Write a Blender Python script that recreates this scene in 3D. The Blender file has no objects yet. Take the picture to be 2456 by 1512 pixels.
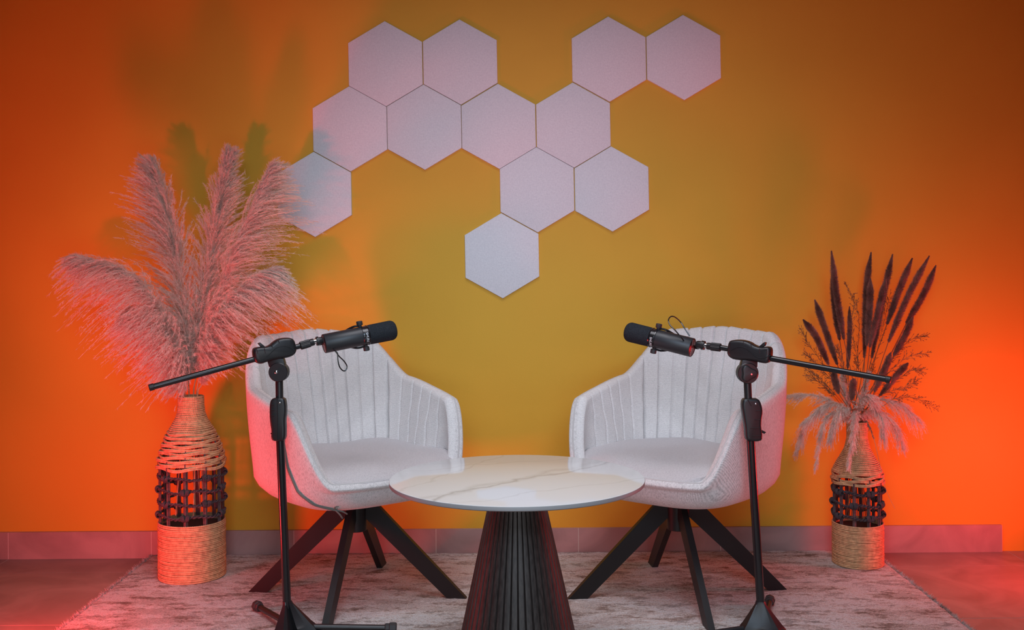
import bpy, math, random
import numpy as np
from mathutils import Vector, Matrix
random.seed(7); rng = np.random.default_rng(11)
scene = bpy.context.scene
COL = scene.collection
R = math.radians
F = 2500.0; CX = 1228.0; CY = 642.0; H = 1.02; ROLL = R(0.43); WALL = 3.70

# ---------------------------------------------------------------- measuring helpers
def unroll(px, py):
    dx, dy = px - CX, CY - py
    c, s = math.cos(ROLL), math.sin(ROLL)
    return dx*c + dy*s, -dx*s + dy*c
def P(px, py, D):
    x, z = unroll(px, py)
    return Vector((x*D/F, D, H + z*D/F))
def plane_pt(px, py, X0, D0, a, off=0.0):
    # point on the vertical plane through (X0,D0) turned by angle a; off = distance toward the viewer side
    x, z = unroll(px, py); t = math.tan(a)
    D0 = D0 - off/math.cos(a)
    D = (D0 - X0*t)/(1 - x/F*t)
    return Vector((x*D/F, D, H + z*D/F))

# ---------------------------------------------------------------- mesh builder
class MB:
    def __init__(s): s.v = []; s.f = []
    def add(s, vs, fs):
        o = len(s.v); s.v += [tuple(v) for v in vs]; s.f += [tuple(i+o for i in f) for f in fs]
    def grid(s, rows, closed=False):
        n = len(rows[0]); vs = [p for r in rows for p in r]; fs = []
        for i in range(len(rows)-1):
            for j in range(n if closed else n-1):
                k = (j+1) % n
                fs.append((i*n+j, i*n+k, (i+1)*n+k, (i+1)*n+j))
        s.add(vs, fs)
    def box(s, c, size, M=None):
        c = Vector(c); hx, hy, hz = size[0]/2, size[1]/2, size[2]/2
        vs = []
        for z in (-hz, hz):
            for x, y in ((-hx, -hy), (hx, -hy), (hx, hy), (-hx, hy)):
                p = Vector((x, y, z)); p = (M @ p) if M else p
                vs.append(p + c)
        s.add(vs, [(3,2,1,0),(4,5,6,7),(0,1,5,4),(1,2,6,5),(2,3,7,6),(3,0,4,7)])
    def tube(s, pts, rad, n=10, caps=True, closed=False):
        pts = [Vector(p) for p in pts]; m = len(pts)
        if not hasattr(rad, '__len__'): rad = [rad]*m
        rows = []; up = None
        for i, p in enumerate(pts):
            if closed: t = (pts[(i+1) % m] - pts[i-1])
            else: t = pts[min(i+1, m-1)] - pts[max(i-1, 0)]
            t = t.normalized() if t.length > 1e-9 else Vector((0,0,1))
            if up is None:
                a = Vector((0,0,1)) if abs(t.z) < .9 else Vector((1,0,0))
                up = (a - t*a.dot(t)).normalized()
            else:
                up = up - t*up.dot(t)
                up = up.normalized() if up.length > 1e-6 else Vector((1,0,0))
            w = t.cross(up)
            rows.append([p + (up*math.cos(2*math.pi*k/n) + w*math.sin(2*math.pi*k/n))*rad[i] for k in range(n)])
        if closed: rows.append(rows[0])
        s.grid(rows, True)
        if caps and not closed:
            s.add(rows[0], [tuple(range(n))]); s.add(rows[-1], [tuple(reversed(range(n)))])
    def lathe(s, o, ax, prof, n=32, cap0=True, cap1=True):
        o = Vector(o); ax = Vector(ax).normalized()
        a = Vector((0,0,1)) if abs(ax.z) < .9 else Vector((1,0,0))
        u = (a - ax*a.dot(ax)).normalized(); w = ax.cross(u)
        rows = [[o + ax*h + (u*math.cos(2*math.pi*k/n)+w*math.sin(2*math.pi*k/n))*r for k in range(n)] for h, r in prof]
        s.grid(rows, True)
        if cap0: s.add(rows[0], [tuple(range(n))])
        if cap1: s.add(rows[-1], [tuple(reversed(range(n)))])
    def bar(s, a, b, w, h, side):
        # rectangular bar a->b; side = horizontal width axis
        a, b = Vector(a), Vector(b); t = (b-a).normalized(); sd = Vector(side); sd = (sd - t*sd.dot(t)).normalized(); up = t.cross(sd)
        vs = []
        for p in (a, b):
            for i, j in ((-1,-1),(1,-1),(1,1),(-1,1)): vs.append(p + sd*i*w/2 + up*j*h/2)
        s.add(vs, [(3,2,1,0),(4,5,6,7),(0,1,5,4),(1,2,6,5),(2,3,7,6),(3,0,4,7)])
    def slab(s, outline, nrm, depth, bev):
        # outline: coplanar 3D points; extruded +-depth/2 along nrm with rounded edges
        nrm = Vector(nrm).normalized(); n = len(outline); pts = [Vector(p) for p in outline]
        inn = []
        for i in range(n):
            t = (pts[(i+1) % n] - pts[i-1]).normalized(); inn.append(nrm.cross(t))
        c = sum(pts, Vector())/n
        if sum((c-pts[i]).dot(inn[i]) for i in range(n)) < 0: inn = [-v for v in inn]
        rows = []
        for k in range(5):
            a = k/4*math.pi/2; rows.append([pts[i] + inn[i]*bev*(1-math.sin(a)) - nrm*(depth/2 - bev + bev*math.cos(a)) for i in range(n)])
        for k in range(4, -1, -1):
            a = k/4*math.pi/2; rows.append([pts[i] + inn[i]*bev*(1-math.sin(a)) + nrm*(depth/2 - bev + bev*math.cos(a)) for i in range(n)])
        s.grid(rows, True); s.add(rows[0], [tuple(range(n))]); s.add(rows[-1], [tuple(reversed(range(n)))])
    def build(s, name, mat, parent=None, world=True, smooth=True, angle=40):
        me = bpy.data.meshes.new(name)
        v = s.v
        if parent is not None and world:
            q = parent; l = Vector((0, 0, 0))
            while q is not None: l = l + q.location; q = q.parent
            lx, ly, lz = l
            v = [(a-lx, b-ly, c-lz) for a, b, c in v]
        me.from_pydata([tuple(q) for q in v], [], s.f); me.materials.append(mat)
        o = bpy.data.objects.new(name, me); COL.objects.link(o)
        if parent is not None: o.parent = parent
        return finish(o, smooth, angle)
def finish(o, smooth, angle):
    me = o.data
    import bmesh
    bm = bmesh.new(); bm.from_mesh(me)
    bmesh.ops.remove_doubles(bm, verts=bm.verts, dist=1e-6)
    bmesh.ops.recalc_face_normals(bm, faces=bm.faces)
    if smooth:
        lim = R(angle)
        for f in bm.faces: f.smooth = True
        for e in bm.edges:
            if len(e.link_faces) == 2 and e.calc_face_angle(0) > lim: e.smooth = False
    bm.to_mesh(me); bm.free()
    return o
def tag(o, label, cat, group=None, kind=None):
    if label: o['label'] = label
    if cat: o['category'] = cat
    if group: o['group'] = group
    if kind: o['kind'] = kind
    return o
def thing(name, loc, label, cat, group=None, rz=0):
    o = bpy.data.objects.new(name, None); COL.objects.link(o)
    o.location = loc; o.rotation_euler.z = rz; o.empty_display_size = .05
    return tag(o, label, cat, group)
def smooth01(a, b, x):
    t = max(0, min(1, (x-a)/(b-a))); return t*t*(3-2*t)
def chaikin(p, k=1):
    for _ in range(k):
        q = []
        for i in range(len(p)):
            a, b = Vector(p[i]), Vector(p[(i+1) % len(p)])
            q += [a*.75+b*.25, a*.25+b*.75]
        p = q
    return p
def spline(pts, n):
    p = [Vector(q) for q in pts]; p = [p[0]*2-p[1]] + p + [p[-1]*2-p[-2]]; out = []
    m = len(p)-3
    for k in range(n+1):
        u = k/n*m; i = min(int(u), m-1); t = u-i
        a, b, c, d = p[i:i+4]
        out.append(.5*((2*b)+(c-a)*t+(2*a-5*b+4*c-d)*t*t+(3*b-a-3*c+d)*t*t*t))
    return out

# ---------------------------------------------------------------- materials
def mat(name, col, rough=.5, metal=0, spec=.5, **kw):
    m = bpy.data.materials.new(name); m.use_nodes = True
    b = m.node_tree.nodes['Principled BSDF']
    b.inputs['Base Color'].default_value = (*col, 1); b.inputs['Roughness'].default_value = rough
    b.inputs['Metallic'].default_value = metal; b.inputs['Specular IOR Level'].default_value = spec
    for k, v in kw.items(): b.inputs[k.replace('_', ' ')].default_value = v
    return m
class NT:
    def __init__(s, m): s.t = m.node_tree; s.b = s.t.nodes['Principled BSDF']
    def n(s, typ, inp={}, **props):
        x = s.t.nodes.new(typ)
        for k, v in props.items(): setattr(x, k, v)
        for k, v in inp.items():
            if isinstance(v, tuple) and len(v) == 2 and hasattr(v[0], 'bl_idname'): s.t.links.new(v[0].outputs[v[1]], x.inputs[k])
            else: x.inputs[k].default_value = v
        return x
    def link(s, a, o, b, i): s.t.links.new(a.outputs[o], b.inputs[i])
    def ramp(s, src, out, stops):
        r = s.t.nodes.new('ShaderNodeValToRGB'); e = r.color_ramp.elements
        while len(e) > 1: e.remove(e[-1])
        e[0].position, e[0].color = stops[0][0], (*stops[0][1], 1)
        for p, c in stops[1:]: q = e.new(p); q.color = (*c, 1)
        s.link(src, out, r, 0); return r
    def bump(s, src, out, strength, dist):
        b = s.n('ShaderNodeBump', {'Strength': strength, 'Distance': dist}); s.link(src, out, b, 'Height'); s.link(b, 'Normal', s.b, 'Normal'); return b
def g(v): return (v, v, v)

M = {}
# painted plaster wall
m = mat('wall_paint', (.74, .37, .035), .55, spec=.25); t = NT(m)
tc = t.n('ShaderNodeTexCoord'); nz = t.n('ShaderNodeTexNoise', {'Scale': 260.0, 'Detail': 3.0, 'Vector': (tc, 'Object')})
n2 = t.n('ShaderNodeTexNoise', {'Scale': 3.0, 'Detail': 2.0, 'Vector': (tc, 'Object')})
rp = t.ramp(n2, 'Fac', [(.3, (.72, .40, .036)), (.7, (.76, .425, .040))]); t.link(rp, 'Color', t.b, 'Base Color')
t.bump(nz, 'Fac', .12, .002); M['wall'] = m
M['plain_wall'] = mat('side_wall_paint', (.16, .15, .14), .8)
M['ceiling'] = mat('ceiling_paint', (.2, .2, .2), .8)
# tile baseboard
def tile_mat(name, base, joints):
    m = mat(name, base, .42, spec=.4); t = NT(m)
    tc = t.n('ShaderNodeTexCoord')
    nz = t.n('ShaderNodeTexNoise', {'Scale': 4.0, 'Detail': 6.0, 'Distortion': 1.5, 'Vector': (tc, 'Object')})
    rp = t.ramp(nz, 'Fac', [(.35, tuple(c*.82 for c in base)), (.65, tuple(c*1.15 for c in base))])
    t.link(rp, 'Color', t.b, 'Base Color')
    n3 = t.n('ShaderNodeTexNoise', {'Scale': 120.0, 'Detail': 2.0, 'Vector': (tc, 'Object')}); t.bump(n3, 'Fac', .08, .002)
    return m
M['base_tile'] = tile_mat('skirting_tile', (.44, .29, .275), 0)
M['floor_tile'] = tile_mat('floor_tile', (.34, .215, .19), 0)
M['grout'] = mat('grout', (.75, .68, .62), .8)
# felt
m = mat('felt_panel', (.80, .80, .84), .95, spec=.1); t = NT(m)
tc = t.n('ShaderNodeTexCoord'); nz = t.n('ShaderNodeTexNoise', {'Scale': 220.0, 'Detail': 4.0, 'Vector': (tc, 'Object')})
rp = t.ramp(nz, 'Fac', [(.3, (.74, .74, .79)), (.7, (.85, .85, .89))]); t.link(rp, 'Color', t.b, 'Base Color'); t.bump(nz, 'Fac', .3, .001)
M['felt'] = m
# knitted fabrics
def fabric(name, ca, cb, ribz, twill):
    m = mat(name, ca, .95, spec=.1, Sheen_Weight=.25); t = NT(m)
    tc = t.n('ShaderNodeTexCoord')
    mp = t.n('ShaderNodeMapping', {'Vector': (tc, 'Object')}); mp.inputs['Scale'].default_value = (1, 1, ribz)
    if twill: mp.inputs['Rotation'].default_value = (R(35), R(35), 0)
    nz = t.n('ShaderNodeTexNoise', {'Scale': 240.0, 'Detail': 3.0, 'Vector': (mp, 'Vector')})
    wv = t.n('ShaderNodeTexWave', {'Scale': 150.0 if twill else 105.0, 'Distortion': 3.5, 'Detail': 2.0, 'Detail Scale': 3.0, 'Vector': (tc if not twill else mp, 'Object' if not twill else 'Vector')}, bands_direction='Z')
    mx = t.n('ShaderNodeMath', {0: (nz, 'Fac'), 1: (wv, 'Fac')}, operation='MULTIPLY')
    ad = t.n('ShaderNodeMath', {0: (nz, 'Fac'), 1: (mx, 'Value')}, operation='ADD')
    rp = t.ramp(ad, 'Value', [(.35, cb), (.95, ca)]); t.link(rp, 'Color', t.b, 'Base Color')
    t.bump(ad, 'Value', .5, .0014); return m
M['fab_in'] = fabric('knit_inner', (.86, .83, .82), (.62, .59, .585), 2.2, False)
M['fab_seat'] = fabric('knit_seat', (.66, .62, .625), (.52, .485, .49), 1.0, True)
M['fab_out'] = fabric('knit_outer', (.82, .78, .77), (.50, .47, .465), .5, True)
M['piping'] = mat('piping_cloth', (.58, .55, .54), .9)
M['tie'] = mat('tie_cord', (.16, .17, .15), .9)
M['black'] = mat('black_powdercoat', (.012, .011, .012), .45, spec=.4)
M['blackp'] = mat('black_plastic', (.014, .014, .016), .38, spec=.5)
M['blackm'] = mat('black_gloss_tube', (.012, .012, .014), .22, spec=.6)
M['rubber'] = mat('rubber', (.035, .033, .035), .6)
M['chrome'] = mat('chrome', (.8, .8, .82), .12, 1.0)
M['micbody'] = mat('microphone_body', (.022, .024, .028), .42, spec=.5)
M['plate'] = mat('microphone_end_plate', (.05, .012, .014), .35, spec=.6)
M['white_print'] = mat('white_print', (.85, .87, .9), .5)
m = mat('foam', (.018, .020, .024), .95, spec=.1); t = NT(m)
tc = t.n('ShaderNodeTexCoord'); vo = t.n('ShaderNodeTexVoronoi', {'Scale': 700.0, 'Vector': (tc, 'Object')}); t.bump(vo, 'Distance', .8, .001)
rp = t.ramp(vo, 'Distance', [(.1, (.008, .009, .011)), (.7, (.035, .04, .047))]); t.link(rp, 'Color', t.b, 'Base Color'); M['foam'] = m
# fluted dark wood
m = mat('dark_fluted_wood', (.03, .022, .02), .5, spec=.4); t = NT(m)
tc = t.n('ShaderNodeTexCoord'); mp = t.n('ShaderNodeMapping', {'Vector': (tc, 'Object')}); mp.inputs['Scale'].default_value = (1, 1, .06)
nz = t.n('ShaderNodeTexNoise', {'Scale': 240.0, 'Detail': 3.0, 'Vector': (mp, 'Vector')})
rp = t.ramp(nz, 'Fac', [(.3, (.022, .017, .016)), (.7, (.055, .044, .041))]); t.link(rp, 'Color', t.b, 'Base Color'); t.bump(nz, 'Fac', .2, .001); M['flute'] = m
# marble top
m = mat('sintered_marble', (.72, .70, .66), .07, spec=.5); t = NT(m)
tc = t.n('ShaderNodeTexCoord')
def vein(ang, off, width, scale, amp):
    mp = t.n('ShaderNodeMapping', {'Vector': (tc, 'Object')}); mp.inputs['Rotation'].default_value = (0, 0, R(ang)); mp.inputs['Location'].default_value = (0, off, 0)
    nz = t.n('ShaderNodeTexNoise', {'Scale': scale, 'Detail': 5.0, 'Vector': (mp, 'Vector')})
    sp = t.n('ShaderNodeSeparateXYZ', {0: (mp, 'Vector')})
    s1 = t.n('ShaderNodeMath', {0: (nz, 'Fac'), 1: .5}, operation='SUBTRACT')
    s2 = t.n('ShaderNodeMath', {0: (s1, 'Value'), 1: amp}, operation='MULTIPLY')
    s3 = t.n('ShaderNodeMath', {0: (sp, 'Y'), 1: (s2, 'Value')}, operation='ADD')
    s4 = t.n('ShaderNodeMath', {0: (s3, 'Value')}, operation='ABSOLUTE')
    return t.n('ShaderNodeMapRange', {'Value': (s4, 'Value'), 'From Min': 0.0, 'From Max': width, 'To Min': 1.0, 'To Max': 0.0})
vs = [vein(-47, .03, .012, 5.0, .16), vein(-44, .012, .02, 7.0, .12), vein(-20, -.19, .006, 4.0, .2), vein(-62, -.17, .005, 6.0, .12), vein(-30, .16, .005, 4.0, .15)]
acc = vs[0]; ao = 'Result'
for w, x in zip((.6, .4, .5, .5), vs[1:]):
    mm = t.n('ShaderNodeMath', {0: (x, 'Result'), 1: w}, operation='MULTIPLY')
    acc = t.n('ShaderNodeMath', {0: (acc, ao), 1: (mm, 'Value')}, operation='MAXIMUM'); ao = 'Value'
rp = t.ramp(acc, ao, [(0, (.68, .685, .675)), (.5, (.60, .60, .585)), (1, (.46, .455, .44))]); t.link(rp, 'Color', t.b, 'Base Color'); M['marble'] = m
M['edge'] = mat('slab_edge', (.26, .26, .27), .5)
# rug
m = mat('rug_pile', (.5, .45, .42), 1.0, spec=.05, Sheen_Weight=.3); t = NT(m)
tc = t.n('ShaderNodeTexCoord'); mp = t.n('ShaderNodeMapping', {'Vector': (tc, 'Object')}); mp.inputs['Scale'].default_value = (1, 2.4, 1)
a = t.n('ShaderNodeTexNoise', {'Scale': 2.6, 'Detail': 12.0, 'Roughness': .82, 'Distortion': .1, 'Vector': (mp, 'Vector')})
b = t.n('ShaderNodeTexNoise', {'Scale': 10.0, 'Detail': 12.0, 'Roughness': .85, 'Distortion': .0, 'Vector': (mp, 'Vector')})
c = t.n('ShaderNodeTexNoise', {'Scale': 230.0, 'Detail': 3.0, 'Vector': (tc, 'Object')})
r1 = t.ramp(a, 'Fac', [(.455, (.30, .155, .09)), (.49, (.62, .50, .43)), (.52, (.80, .76, .73)), (.57, (.72, .68, .67)), (.61, (.42, .36, .34))])
r2 = t.ramp(b, 'Fac', [(.43, (.10, .04, .02)), (.46, (.36, .21, .14)), (.485, (.86, .80, .77)), (.54, (.95, .93, .92)), (.575, (.60, .50, .45)), (.60, (.90, .87, .86))])
mx = t.n('ShaderNodeMix', {'Factor': .55}, data_type='RGBA', blend_type='MIX'); t.link(r1, 'Color', mx, 6); t.link(r2, 'Color', mx, 7)
r3 = t.ramp(c, 'Fac', [(.3, g(.85)), (.7, g(1.6))])
mu = t.n('ShaderNodeMix', {'Factor': 1.0}, data_type='RGBA', blend_type='MULTIPLY'); t.link(mx, 2, mu, 6); t.link(r3, 'Color', mu, 7)
t.link(mu, 2, t.b, 'Base Color')
d = t.n('ShaderNodeTexNoise', {'Scale': 90.0, 'Detail': 6.0, 'Roughness': .8, 'Vector': (tc, 'Object')}); t.bump(d, 'Fac', 1.0, .012); M['rug'] = m
# rope
def rope(name, c):
    m = mat(name, c, .85, spec=.2); t = NT(m); tc = t.n('ShaderNodeTexCoord')
    nz = t.n('ShaderNodeTexNoise', {'Scale': 90.0, 'Detail': 4.0, 'Vector': (tc, 'Object')})
    rp = t.ramp(nz, 'Fac', [(.3, tuple(x*.75 for x in c)), (.7, tuple(min(1, x*1.25) for x in c))]); t.link(rp, 'Color', t.b, 'Base Color'); t.bump(nz, 'Fac', .3, .001); return m
M['rope'] = rope('paper_rope', (.64, .42, .23)); M['cord'] = rope('dark_cord', (.075, .065, .075)); M['rod'] = rope('dark_rod', (.12, .085, .085))
M['inner'] = mat('vase_floor', (.05, .035, .03), .9)
def plant(name, c, tr=.35, var=.25):
    m = bpy.data.materials.new(name); m.use_nodes = True; nt = m.node_tree; nt.nodes.clear()
    out = nt.nodes.new('ShaderNodeOutputMaterial'); mixs = nt.nodes.new('ShaderNodeMixShader'); df = nt.nodes.new('ShaderNodeBsdfDiffuse'); tl = nt.nodes.new('ShaderNodeBsdfTranslucent')
    tc = nt.nodes.new('ShaderNodeTexCoord'); nz = nt.nodes.new('ShaderNodeTexNoise'); nz.inputs['Scale'].default_value = 25; nz.inputs['Detail'].default_value = 3
    rp = nt.nodes.new('ShaderNodeValToRGB'); e = rp.color_ramp.elements
    e[0].position = .3; e[0].color = (*[x*(1-var) for x in c], 1); e[1].position = .7; e[1].color = (*[min(1, x*(1+var)) for x in c], 1)
    L = nt.links.new; L(tc.outputs['Object'], nz.inputs['Vector']); L(nz.outputs['Fac'], rp.inputs[0])
    L(rp.outputs[0], df.inputs[0]); L(rp.outputs[0], tl.inputs[0]); mixs.inputs[0].default_value = tr
    L(df.outputs[0], mixs.inputs[1]); L(tl.outputs[0], mixs.inputs[2]); L(mixs.outputs[0], out.inputs[0]); return m
M['pampas'] = plant('pampas_floss', (.93, .80, .72), .45, .12); M['pstem'] = plant('dry_stem', (.55, .38, .22), .1)
M['spike'] = plant('plum_spike', (.36, .20, .165), .3, .4); M['spike2'] = plant('plum_spike_tip', (.30, .20, .17), .15); M['sprig'] = plant('dry_sprig', (.28, .15, .08), .1)

# ---------------------------------------------------------------- room shell
XL, XR, YF, ZC = -2.5, 2.5, -1.6, 2.9
def struct(name, mb, mt, parent=None):
    o = mb.build(name, mt, parent, smooth=False)
    if parent is None: o['kind'] = 'structure'
    return o
b = MB(); b.box(((XL+XR)/2, WALL+.06, ZC/2), (XR-XL+.24, .12, ZC)); struct('wall_back', b, M['wall'])
b = MB(); b.box((XL-.06, (WALL+YF)/2, ZC/2), (.12, WALL-YF, ZC)); struct('wall_left', b, M['plain_wall'])
b = MB(); b.box((XR+.06, (WALL+YF)/2, ZC/2), (.12, WALL-YF, ZC)); struct('wall_right', b, M['plain_wall'])
b = MB(); b.box((0, (WALL+YF)/2, ZC+.05), (XR-XL+.24, WALL-YF+.24, .1)); struct('ceiling', b, M['ceiling'])
# floor: separate slabs of tile with grout visible between, all one floor mesh
b = MB(); xs = [-2.97, -1.79, -.61, .57, 1.75, 2.93]; ys = [3.71-.0, 3.522, 3.0, 2.478, 1.956, 1.434, .912, .39, -.132, -.654, -1.176, -1.698]
for i in range(len(xs)-1):
    for j in range(len(ys)-1):
        x0, x1, y1, y0 = max(xs[i], XL), min(xs[i+1], XR), ys[j], max(ys[j+1], YF)
        b.box(((x0+x1)/2, (y0+y1)/2, -.02), (x1-x0-.0025, y1-y0-.003, .04))
fl = struct('floor', b, M['floor_tile'])
b = MB(); b.box((0, (WALL+YF)/2, -.0418), (XR-XL, WALL-YF, .082)); gr = b.build('grout_bed', M['grout'], fl, smooth=False)
# baseboard tiles
bb = MB(); jx = [-2.5, -1.790, -1.284, -.779, -.276, .228, .731, 1.234, 1.728]
for i in range(len(jx)-1):
    bb.box(((jx[i]+jx[i+1])/2, WALL-.006, .0475), (jx[i+1]-jx[i]-.002, .012, .095))
bo = struct('baseboard_back', bb, M['base_tile'])
b = MB(); b.box(((jx[0]+jx[-1])/2, WALL-.0056, .0471), (jx[-1]-jx[0], .0112, .0942)); b.build('grout_line', M['grout'], bo, smooth=False)

# ---------------------------------------------------------------- rug
b = MB(); x0, x1, y0, y1 = -1.283, 1.262, 1.55, 3.684; nx, ny = 240, 200
rows = []
for j in range(ny+1):
    row = []
    for i in range(nx+1):
        u, v = i/nx, j/ny
        x = x0+(x1-x0)*u; y = y0+(y1-y0)*v
        edge = min(u, 1-u)*(x1-x0)
        if i in (0, nx): x += random.uniform(-.006, .006)
        z = .014*min(1, edge/.012)**.5 if edge < .012 else .014
        z = max(z, .002) + random.uniform(-.0012, .0012)
        if j in (0, ny): z = .004
        row.append((x, y, z))
    rows.append(row)
b.grid(rows)
rug = b.build('area_rug', M['rug'])
tag(rug, 'mottled cream and brown distressed area rug under chairs and table', 'rug')
# loose fibre fringe standing along the side edges
n = 7000; vv = []; ff = []
for k in range(n):
    sd = random.choice((-1, 1)); x = (x0 if sd < 0 else x1) - sd*random.uniform(-.002, .012); y = random.uniform(2.3, y1)
    l = random.uniform(.006, .015); dx = sd*random.uniform(.0, 1)*l; dy = random.uniform(-.5, .5)*l; w = .0014
    z = .004; a = random.uniform(0, math.pi)
    o = len(vv); vv += [(x-w*math.cos(a), y-w*math.sin(a), z), (x+w*math.cos(a), y+w*math.sin(a), z), (x+dx, y+dy, z+l)]; ff.append((o, o+1, o+2))
me = bpy.data.meshes.new('pile_fringe'); me.from_pydata(vv, [], ff); me.materials.append(M['rug'])
o = bpy.data.objects.new('pile_fringe', me); COL.objects.link(o); o.parent = rug; o['kind'] = 'stuff'

# ---------------------------------------------------------------- hexagon wall panels
HX = [((925,154), 'white hexagonal felt panel at the left end of the top row'),
      ((1104,150), 'white hexagonal felt panel second from left in the top row'),
      ((1460,143), 'white hexagonal felt panel third from left in the top row, right of the gap'),
      ((1639,139), 'white hexagonal felt panel at the upper right end, farthest right of all'),
      ((840,310), 'white hexagonal felt panel leftmost in the second row'),
      ((1018,306), 'white hexagonal felt panel second from left in the second row'),
      ((1196,304), 'white hexagonal felt panel third from left in the second row'),
      ((1375,301), 'white hexagonal felt panel rightmost in the second row'),
      ((755,467), 'white hexagonal felt panel beside the pampas plumes, half in plume shadow'),
      ((1288,456), 'white hexagonal felt panel in the middle of the third row'),
      ((1467,454), 'white hexagonal felt panel at the right end of the third row'),
      ((1204,614), 'bluish white hexagonal felt panel hanging lowest, above the table')]
def hexmesh():
    b = MB(); Rr = 102.3*WALL/F; th = .010; rot = R(.6)
    rows = []
    for y, k in ((0, 1.0), (-th*.7, 1.0), (-th*.93, .993), (-th, .978)):
        rows.append([(math.sin(math.pi/3*i - rot)*Rr*k, y, math.cos(math.pi/3*i - rot)*Rr*k) for i in range(6)])
    b.grid(rows, True); b.add(rows[-1], [tuple(range(6))]); b.add(rows[0], [tuple(range(6))])
    return b.build('acoustic_panel', M['felt'], angle=25)
hx0 = hexmesh()
for i, (c, lab) in enumerate(HX):
    o = hx0 if i == 0 else hx0.copy()
    if i: COL.objects.link(o)
    q = P(c[0], c[1], WALL); o.location = (q.x, WALL+.0006, q.z)
    tag(o, lab, 'wall panel', 'hexagonal felt panels on the wall')

# ---------------------------------------------------------------- armchairs
A_, B_, N_ = .300, .282, 3.2
def pol(phi, off=0.0):
    s, c = abs(math.sin(phi))/A_, abs(math.cos(phi))/B_
    r = 1/((s**N_ + c**N_)**(1/N_)) - off
    return r*math.sin(phi), -r*math.cos(phi)
def rimh(d):
    d = abs(d)
    z = .405 + (.600-.405)*smooth01(40, 66, d) + .045*max(0, min(1, (d-66)/46)) + .150*smooth01(112, 144, d) + .012*smooth01(144, 180, d)
    return z
def shift(x, y, z, d):
    w = smooth01(100, 150, abs(d)); k = w*max(0, z-.45)
    return x*(1 - .02*w), y + k*.13, z
NP = 720
# arc length table on the inner line for pleats
arc = [0.0]; pp = None
for k in range(NP+1):
    q = pol(math.pi*2*k/NP - math.pi, .045)
    if pp: arc.append(arc[-1] + math.hypot(q[0]-pp[0], q[1]-pp[1]))
    pp = q
def arc_at(dd):  # dd degrees -180..180
    return arc[int(round((dd+180)/360*NP))]
mid = arc[-1]/2   # at phi=0 (front)
def pleat(dd, v):
    # depth of seam at direction dd (deg) – back panel and arm panels
    s = abs(dd); out = 0.0
    crease = 126
    a = arc_at(dd); arcback = min(a, arc[-1]-a)     # distance from centre back
    lim = arc_at(-crease); 
    if s > crease:
        sp = .046; q = (arcback/sp + (0.5 if True else 0)) % 1.0; dist = min(q, 1-q)*sp
        side = 1 if dd > 0 else -1
        out = .007*math.exp(-(dist/.0032)**2) + .0045*q
    elif s > 62:
        sp = .052; q = ((arcback-lim)/sp) % 1.0; dist = min(q, 1-q)*sp
        out = .003*math.exp(-(dist/.003)**2)*smooth01(62, 75, s)
    dc = abs(arcback - lim); out += .011*math.exp(-(dc/.005)**2)*v
    return out
def chair_outer():
    b = MB(); rows = []
    low = [(0.02, .322), (.3, .320), (.55, .321), (.72, .328), (.83, .342), (.90, .362), (.94, .385)]
    for s, z in low:
        rows.append([(pol(R(d))[0]*s, pol(R(d))[1]*s, z + (.012*smooth01(90, 180, abs(d)) if s > .5 else 0)) for d in [k*360/NP-180 for k in range(NP)]])
    st = 12
    for i in range(1, st+1):
        row = []
        for k in range(NP):
            d = k*360/NP-180; h = rimh(d); f = i/st; z = .39 + (h-.39)*f
            s = .945 + .055*math.sin(min(1, f*1.0)*math.pi/2)
            x, y = pol(R(d)); row.append(shift(x*s, y*s, z, d))
        rows.append(row)
    for i in range(1, 4):
        row = []
        for k in range(NP):
            d = k*360/NP-180; h = rimh(d); a = i/3*math.pi/2; T = .0250
            x, y = pol(R(d), T*(1-math.cos(a))); back = smooth01(120, 135, abs(d))
            z = h + .016*math.sin(a) - back*pleat(d, 0)*.7
            row.append(shift(x, y, z, d))
        rows.append(row)
    b.grid(rows, True)
    return b
def chair_inner():
    b = MB(); rows = []; T = .023
    for i in range(0, 5):
        row = []
        for k in range(NP):
            d = k*360/NP-180; h = rimh(d); a = i/4*math.pi/2; back = smooth01(120, 135, abs(d))
            x, y = pol(R(d), T + T*math.sin(a)); g0 = pleat(d, 0)
            z = h + .016*math.cos(a) - back*g0*.7
            xx, yy = pol(R(d), T + T*math.sin(a) + (g0*-1.0)*math.sin(a)); row.append(shift(xx, yy, z, d))
        rows.append(row)
    st = 22
    for i in range(1, st+1):
        row = []
        for k in range(NP):
            d = k*360/NP-180; h = rimh(d); f = i/st; z = h*(1-f) + .385*f
            thick = .046 + .012*math.sin(math.pi*min(1, f))*smooth01(60, 80, abs(d)) + .035*f*f*smooth01(60, 90, abs(d))
            wob = .002*math.sin(z*60+abs(d)*.25)
            x, y = pol(R(d), thick - pleat(d, min(1, f*3)) + wob*smooth01(0, .3, f)); row.append(shift(x, y, z, d))
        rows.append(row)
    b.grid(rows, True)
    return b
def chair_seat():
    b = MB(); rows = []; n = 240
    for i in range(29):
        r = i/26; row = []
        for k in range(n):
            d = k*360/n-180; fr = 1-smooth01(28, 62, abs(d))
            off = .048*(1-fr) + .006*fr
            x, y = pol(R(d), off)
            e = min(r, 1.0)
            z = .462 - .010*e**2 - fr*.038*e**6 + .004*math.sin(x*e*22)*math.cos(y*e*15)
            if r > 1: z -= (r-1)*.35; e = 1 - (r-1)*.3
            if r > 1 and fr > 0: z = max(z, .404)
            if i == 0: e = .001
            row.append((x*e, y*e, z))
        rows.append(row)
    b.grid(rows, True); b.add(rows[0], [tuple(range(n))])
    return b
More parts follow.
